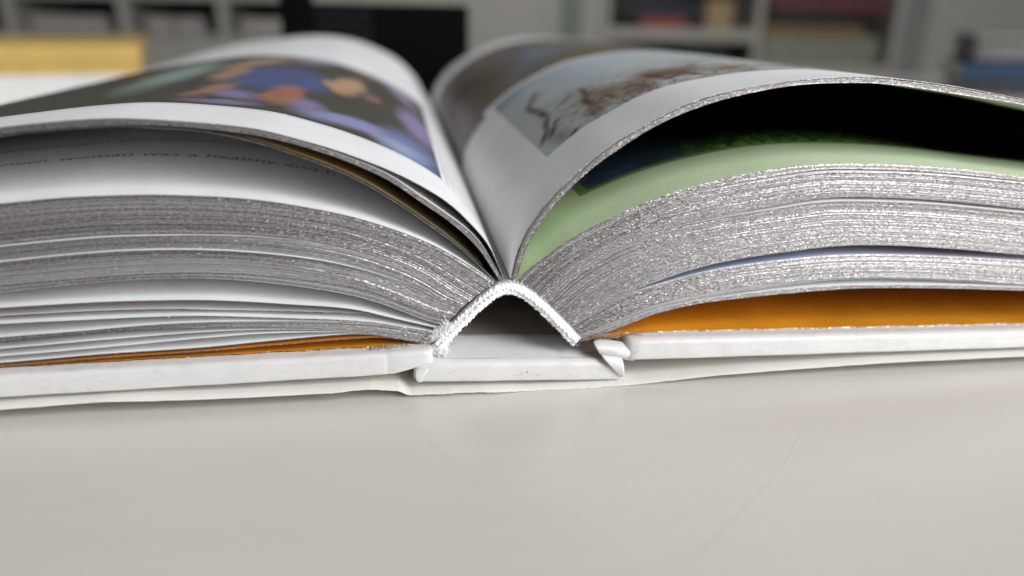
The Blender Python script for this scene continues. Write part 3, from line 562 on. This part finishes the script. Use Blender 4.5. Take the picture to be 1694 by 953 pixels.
# right half
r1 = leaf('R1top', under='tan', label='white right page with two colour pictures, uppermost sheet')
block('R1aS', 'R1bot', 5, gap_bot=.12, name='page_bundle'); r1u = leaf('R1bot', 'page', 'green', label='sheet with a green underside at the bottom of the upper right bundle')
r2 = leaf('R2top', 'green', 'page', label='pale green page with a dark picture on top of the thick right block')
block('R2top', 'R2g1', 8, .08, .24, start=.12); block('R2g1', 'R2g2', 36, .22, .40, -.03, start=.14); block('R2g2', 'R2g3', 55, .40, .05, .03, start=.18)
block('R2g3b', 'R2g4', 28, .05, .05); block('R2g4', 'R2g5', 4, .06, .02, -.04); block('R2g5b', 'R2bot', 4, .05, .12); leaf('R2bot', 'page', 'orange', .16, 'flyleaf', 'orange flyleaf at the bottom of the right block', yj=.05)
for g_, o_, y_ in (('R2g1', -.15, -.65), ('R2g2', -.28, -.75), ('R2g4', -.04, -.3), ('R2g5b', -.02, -.5)): leaf(g_, off=o_, yj=y_, ramp=(.10, .3))
lv = leaf('R2g3b', 'page', 'page', label='pale blue-grey printed sheet showing in the wide slit of the right block', yj=.1)
# pasted-down endpapers
def pastedown(xs, zf, label):
    V, Fc, mi = [], [], []
    for x in xs:
        y = .25+.12*math.sin(x*.6)+rng.normal(0, .06); z = zf(x)
        V += [(x, y, z+.20), (x, y-.05, z+.02), (x, BOOK-.5, z+.20)]
    for i in range(len(xs)-1):
        a, b = i*3, i*3+3; Fc += [(a, b, b+2, a+2), (a, a+1, b+1, b)]; mi += [0, 1]
    o = pymesh('pasted_endpaper', V, Fc, [M['orange'], M['gilt']], book, False, mi); o['label'] = label
pastedown(np.linspace(-191, -12.6, 150), LT, 'orange endpaper pasted inside the left cover')
pastedown(np.linspace(16.2, 191, 150), RT, 'orange endpaper pasted inside the right cover')

# prints on the pages --------------------------------------------------
def surf(cname, off):
    s = SIDE(cname); c = cv[cname]; f = far_of(cname, c); return c+normals(c, s)*off, f+normals(f, s)*off
LENG = {k: float(np.linalg.norm(np.diff(c, axis=0), axis=1).sum()) for k, c in cv.items()}
def at(cname, u, y, off):
    c, f = surf_cache.setdefault((cname, off), surf(cname, off)); t = u/LENG[cname]*(N-1); k = y/BOOK
    i = int(min(max(t, 0), N-2)); fr = t-i
    p = (c[i]*(1-fr)+c[i+1]*fr)*(1-k)+(f[i]*(1-fr)+f[i+1]*fr)*k
    return (p[0], y, p[1])
surf_cache = {}
def printed(name, cname, u0, u1, y0, y1, m, parent, off=.10, label=None, under=False):
    us = np.linspace(u0, u1, max(3, int((u1-u0)/1.6))); ys = np.linspace(y0, y1, 12)
    V, UV, Fc = [], [], []
    for u in us:
        for y in ys: V.append(at(cname, u, y, -off if under else off)); UV.append((u, y))
    k = len(ys)
    for i in range(len(us)-1):
        for j in range(k-1):
            q = (i*k+j, (i+1)*k+j, (i+1)*k+j+1, i*k+j+1); Fc.append(q if (SIDE(cname) > 0) != under else q[::-1])
    o = pymesh(name, V, Fc, m, parent, True, uv=UV)
    if label: o['label'] = label
    return o
def scribble(g, uv, c):
    sx = g.n('ShaderNodeSeparateXYZ'); g.l(uv, sx.inputs[0])
    reg = g.math('MULTIPLY', g.ramp(sx.outputs[1], 66, 42), g.math('MULTIPLY', g.ramp(sx.outputs[0], 24, 34), g.ramp(sx.outputs[0], 110, 84)))
    w_ = g.noise(uv, .055, 3, .6)
    c = g.mix(g.math('MULTIPLY', reg, g.ramp(w_.outputs[0], .45, .65, 0, .75)), c, (.26, .17, .115))
    for k, (sc_, wd) in enumerate(((.06, .010), (.10, .013), (.17, .016))):
        n = g.noise(g.vmath('ADD', uv, (31.*k, 17.*k, 0)), sc_, 2, .5, .8)
        f = g.ramp(g.math('ABSOLUTE', g.math('SUBTRACT', n.outputs[0], .5)), wd*.3, wd, 1, 0)
        c = g.mix(g.math('MULTIPLY', g.math('MULTIPLY', f, reg), .75), c, (.085, .055, .042))
    return c
grey = paper('pale_grey_tint', (.70, .70, .70), .03)
printed('picture_border', 'L1top', 13.6, 178, 17.0, 137, grey, l1, .085, 'pale grey border round the left picture')
printed('picture', 'L1top', 16.9, 176, 18.6, 134, blob_print('left_picture_ink', (.075, .07, .055), PRINT_LEFT, 0, .12, 9.), l1, .10, 'dark picture with a blue clad figure and purple flowers')
pf = blob_print('far_picture_ink', (.20, .175, .15), PRINT_FAR, 0, .25, 14.)
printed('picture', 'R1top', .6, 17, 97, 236, pf, r1, .10, 'brown picture strip running into the gutter'); printed('picture', 'R1top', 17.01, 185, 105, 236, pf, r1, .10, 'blurred brown and olive picture at the far end of the right page')
printed('picture', 'R1top', 20.4, 178, 20, 101, blob_print('sketch_ink', (.52, .565, .55), PRINT_SKETCH, 0, .12, 4., .5, scribble), r1, .10, 'pale blue sketch with brown ink lines')
def grass(g, uv, c):
    n = g.noise(g.vmath('MULTIPLY', uv, (1.1, .45, 1)), .55, 5, .7, 1.2); sx = g.n('ShaderNodeSeparateXYZ'); g.l(uv, sx.inputs[0])
    band = g.math('MULTIPLY', g.ramp(sx.outputs[1], 33, 21, 0, 1), g.math('MULTIPLY', g.ramp(sx.outputs[0], 34, 52), g.ramp(sx.outputs[0], 95, 72)))
    f = g.math('MULTIPLY', band, g.ramp(n.outputs[0], .42, .62))
    c = g.mix(f, c, (.30, .70, .08)); c = g.mix(g.math('MULTIPLY', band, g.ramp(n.outputs[0], .60, .70)), c, (.78, .90, .20))
    n2 = g.noise(uv, .35, 4, .7); nv = g.math('MULTIPLY', g.ramp(sx.outputs[0], 48, 30), g.ramp(n2.outputs[0], .3, .7))
    return g.mix(nv, c, (.12, .19, .36))
olive = paper('olive_tint', (.20, .28, .11), .04)
printed('picture_shadow', 'R2top', 18.2, 170, 18.2, 240, olive, r2, .085, 'olive border round the dark picture')
printed('picture', 'R2top', 20.2, 170, 20, 238, blob_print('night_picture_ink', (.012, .012, .013), [], 0, .2, 0, .3, grass), r2, .10, 'near black picture with blue corner and green grass')
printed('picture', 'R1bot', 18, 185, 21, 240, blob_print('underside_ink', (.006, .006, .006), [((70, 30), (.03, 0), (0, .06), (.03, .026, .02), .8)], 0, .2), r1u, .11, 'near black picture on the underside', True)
printed('picture', 'L1b', 3, 170, 1.2, 200, blob_print('olive_picture_ink', (.72, .66, .42), [((34, 9), (.06, 0), (0, .12), (.82, .40, .04), .6), ((20, 16), (.05, 0), (0, .07), (.05, .035, .02), .7), ((60, 22), (.03, 0), (0, .07), (.12, .10, .06), .7)], 0, .2, 6.), l1b, .10, 'olive and orange picture')
printed('picture', 'R2g3b', 2.5, 120, .6, 200, blob_print('slit_ink', (.34, .38, .54), [((105, 5), (.02, 0), (0, .05), (.62, .66, .74), .5), ((70, 5), (.05, 0), (0, .05), (.36, .34, .42), .5)], 0, .08), lv, .09)
def text_line(s, u_left, u_right, y, size, label=None):
    fc = bpy.data.curves.new('line', 'FONT'); fc.body = s; fc.size = 1; fc.resolution_u = 2
    tmp = bpy.data.objects.new('tmp', fc); col.objects.link(tmp); bpy.context.view_layer.update()
    me = bpy.data.meshes.new_from_object(tmp); bpy.data.objects.remove(tmp)
    x = np.array([v.co.x for v in me.vertices]); x0, x1 = x.min(), x.max()
    bm = bmesh.new(); bm.from_mesh(me)
    for _ in range(1): bmesh.ops.subdivide_edges(bm, edges=[e for e in bm.edges if e.calc_length() > .12], cuts=1)
    for v in bm.verts:
        u = u_left+(v.co.x-x0)/(x1-x0)*(u_right-u_left); v.co = Vector(at('L2top', u, y+v.co.y*size, .10))*MM
    o = bmesh_obj('text_line', bm, M['ink'], l2)
    if label: o['label'] = label
text_line('woman was a healthy and h', 81.3, 31.2, 27.6, 3.7, 'printed line of dark text')
text_line('unuun', 92.5, 83.2, 27.6, 3.4); text_line('nunun unnum mnu unnumn u mnunum unm nuun', 98, 20, 41.5, 3.2)

# head and tail band ------------------------------------------------------
hc = crom(HEAD, 90); hn = normals(hc, 1)
V, Fc = [], []
for i in range(90):
    for (y, d) in ((-.12, -.5), (BOOK-.4, -.5), (BOOK-.4, .25), (-.12, .25)):
        p = hc[i]+hn[i]*(d+.9); V.append((p[0], y, p[1]))
for i in range(89):
    for j in range(4): Fc.append((i*4+j, i*4+(j+1) % 4, i*4+4+(j+1) % 4, i*4+4+j))
pymesh('spine_backing', V, Fc, plain('grey_mull_cloth', (.42, .41, .41), .9), book)
hb_core_V, hb_core_F = [], []
tube_into(hb_core_V, hb_core_F, [(p[0], -.15, p[1]) for p in hc], [.93]*90, 12)
hb = pymesh('headband', hb_core_V, hb_core_F, M['thread'], book, True); hb['label'] = 'white braided cotton tail band arching over the hollow spine'
V, Fc = [], []
ss = np.linspace(0, 89, 50)
for k, q in enumerate(ss):                       # braid: three overlapping rows of slanting stitches
    i = int(min(q, 88)); p = hc[i]; n = hn[i]; tg = np.array([n[1], -n[0]])
    for row, (dn, dy, sl) in enumerate(((.72, -.55, .6), (.0, -1.0, -.6), (-.72, -.55, .6))):
        ph = (.33*row)*.55
        m_ = p+n*(dn+rng.normal(0, .07))+tg*(ph+rng.normal(0, .09)); sc_ = rng.uniform(.75, 1.25)
        a = m_-(tg*.38+n*sl*.27)*sc_; b = m_+(tg*.38+n*sl*.27)*sc_
        y = dy+rng.normal(0, .04)
        pts = [(a[0], y+.16, a[1]), ((a*.75+b*.25)[0], y-.02, (a*.75+b*.25)[1]), (m_[0], y-.07, m_[1]), ((a*.25+b*.75)[0], y-.02, (a*.25+b*.75)[1]), (b[0], y+.16, b[1])]
        tube_into(V, Fc, pts, [.13*sc_, .24*sc_, .27*sc_, .24*sc_, .13*sc_], 7)
tag(pymesh('stitching', V, Fc, M['thread'], hb, True), kind='stuff')
V, Fc = [], []
def strand(p, d, l, curl, r=.022, n=9):
    pts = []; q = np.array(p, float); d = np.array(d, float); d /= np.linalg.norm(d); ax = rng.normal(0, 1, 3); ax /= np.linalg.norm(ax)
    for i in range(n):
        pts.append(q.copy()); q = q+d*l/n; d = d+np.cross(ax, d)*curl/n+rng.normal(0, .10, 3); d /= np.linalg.norm(d)
    tube_into(V, Fc, pts, r, 4)
for _ in range(320):                              # frayed lower left end and the tuft on the left block
    p = np.array([-11.1, -.6, 7.5])+rng.normal(0, 1, 3)*(.6, .3, .4); strand(p, (-.35+rng.normal(0, .35), -.25+rng.normal(0, .2), -.9+rng.normal(0, .3)), rng.uniform(.6, 1.7), rng.normal(0, 1.2), .035)
for _ in range(300):
    t = rng.random(); p = np.array([-9.2-2.6*t, -.35, 11.6-2.0*t])+rng.normal(0, 1, 3)*(.45, .1, .5); strand(p, (-.8+rng.normal(0, .5), -.3+rng.normal(0, .25), -.3+rng.normal(0, .6)), rng.uniform(.8, 2.4), rng.normal(0, 2.5), .026)
for _ in range(750):                              # fine fuzz along the whole band
    i = int(rng.integers(0, 90)); sg = 1 if rng.random() < .65 else -1
    p = hc[i]+hn[i]*sg*.6; strand((p[0], -.5, p[1]), (hn[i][0]*sg+rng.normal(0, .6), -.3, hn[i][1]*sg+rng.normal(0, .6)), rng.uniform(.3, .9), rng.normal(0, 3), .016)
for c0 in ((-7.6, 9.6), (-8.3, 8.7), (-.8, 16.6), (6.9, 12.6), (9.0, 10.6), (13.3, 6.6), (13.5, 6.9), (12.9, 7.0)):   # loops of loose thread
    r0 = rng.uniform(.18, .36); a0 = rng.uniform(0, 6)
    tube_into(V, Fc, [(c0[0]+r0*math.cos(a0+a), -.6+.15*math.sin(2*a), c0[1]+r0*.9*math.sin(a0+a)) for a in np.linspace(0, 5.2, 16)], .013, 4)
tag(pymesh('loose_threads', V, Fc, M['thread'], hb, True), kind='stuff')
# curls of glue and thread at the crown, tatters at both joints
V, Fc = [], []
for _ in range(46):
    i = int(rng.integers(36, 64)); p = hc[i]+hn[i]*rng.uniform(.7, 1.5); strand((p[0], -.3, p[1]), (rng.normal(0, 1), -.2, .5+rng.normal(0, .6)), rng.uniform(.4, 1.2), rng.normal(0, 5), .035)
tag(pymesh('crown_curls', V, Fc, M['thread'], hb, True), kind='stuff')
def crumbs(n, x0, x1, zf, spread, m, name, label, smin=.05, smax=.16):
    bm = bmesh.new()
    for _ in range(n):
        x = rng.uniform(x0, x1); r = rng.uniform(smin, smax)*MM
        mt = Matrix.Translation(Vector((x, -.5+rng.normal(0, .35), zf(x)+abs(rng.normal(0, spread))))*MM) @ Matrix.Rotation(rng.uniform(0, 6), 4, Vector(rng.normal(0, 1, 3))) @ Matrix.Diagonal((1, rng.uniform(.5, 1.6), rng.uniform(.4, 1), 1))
        bmesh.ops.create_icosphere(bm, subdivisions=1, radius=r, matrix=mt)
    o = bmesh_obj(name, bm, m, book, True); o['label'] = label; return tag(o, kind='stuff')
crumbs(240, -23.2, -16.0, lambda x: LT(x)-.1, .22, [paper('worn_paper_fibre', (.55, .45, .38), .2)], 'tattered_edge', 'worn fuzzy paper edge on the left joint')
crumbs(160, -24, -12.8, lambda x: LT(x)-.05, .2, [M['gilt']], 'tattered_edge', 'silver flecked tatter on the left joint', .04, .1)
V, Fc = [], []
for _ in range(120):
    x = rng.uniform(14.6, 24.5); strand((x, -.3+rng.normal(0, .25), RT(x)+rng.normal(.12, .12)), (1+rng.normal(0, .3), rng.normal(0, .25), rng.normal(-.02, .12)), rng.uniform(.6, 2.6), rng.normal(0, .7), .04)
o = pymesh('tattered_edge', V, Fc, paper('torn_orange_fibre', (.55, .33, .18), .2), book, True); o['label'] = 'torn orange and grey paper fibres at the right joint'; tag(o, kind='stuff')
V, Fc = [], []
for _ in range(70):
    x = rng.uniform(13.6, 21); strand((x, -.5+rng.normal(0, .2), RT(x)-.15+rng.normal(0, .16)), (1+rng.normal(0, .4), rng.normal(0, .25), rng.normal(0, .2)), rng.uniform(.4, 1.6), rng.normal(0, 1.5), .045)
o = pymesh('tattered_edge', V, Fc, M['gilt'], book, True); o['label'] = 'silvery torn fibres at the right joint'; tag(o, kind='stuff')

# ------------------------------------------------------------------ dust jacket under the book
JX = [(-196, .9)]+sorted(JACKET)+[(196, .5)]
V, Fc, mi = [], [], []
xs = np.r_[np.linspace(-196, -30, 90), np.linspace(-29.7, 30, 150), np.linspace(30.4, 196, 90)]
wb = np.cumsum(rng.normal(0, .05, len(xs))); wb -= np.linspace(wb[0], wb[-1], len(xs)); wb = np.clip(wb, -.5, .5)
for i, x in enumerate(xs):
    z = max(.16, float(np.interp(x, [a for a, _ in JX], [b for _, b in JX])))
    zi = min(z, .05+min(LB(x) if x < -16 else (RB(x) if x > 21.5 else sz(x)), 9)-.3) if True else z
    zi = max(.16, zi)
    y = -5+wb[i]+rng.normal(0, .03)
    zf = max(.16, z+rng.normal(0, .02))
    V += [(x, y, zf-.11), (x, y-.03, zf+.02), (x, y+.25, zf+.12), (x, y+2.2, zi*.5+z*.5+.12), (x, 0, zi+.1), (x, BOOK+4, zi+.1), (x, BOOK+4, zi-.1), (x, 0, zi-.12)]
k = 8
for i in range(len(xs)-1):
    for j in range(k): Fc.append((i*k+j, i*k+(j+1) % k, (i+1)*k+(j+1) % k, (i+1)*k+j))
jk = pymesh('dust_jacket', V, Fc, M['cream'], None, True)
bm = bmesh.new(); bm.from_mesh(jk.data); bmesh.ops.recalc_face_normals(bm, faces=bm.faces); bm.to_mesh(jk.data); bm.free()
md = jk.modifiers.new('edge', 'EDGE_SPLIT'); md.split_angle = math.radians(40)
tag(jk, 'cream paper dust jacket with a ragged edge lying between book and table', 'dust jacket')
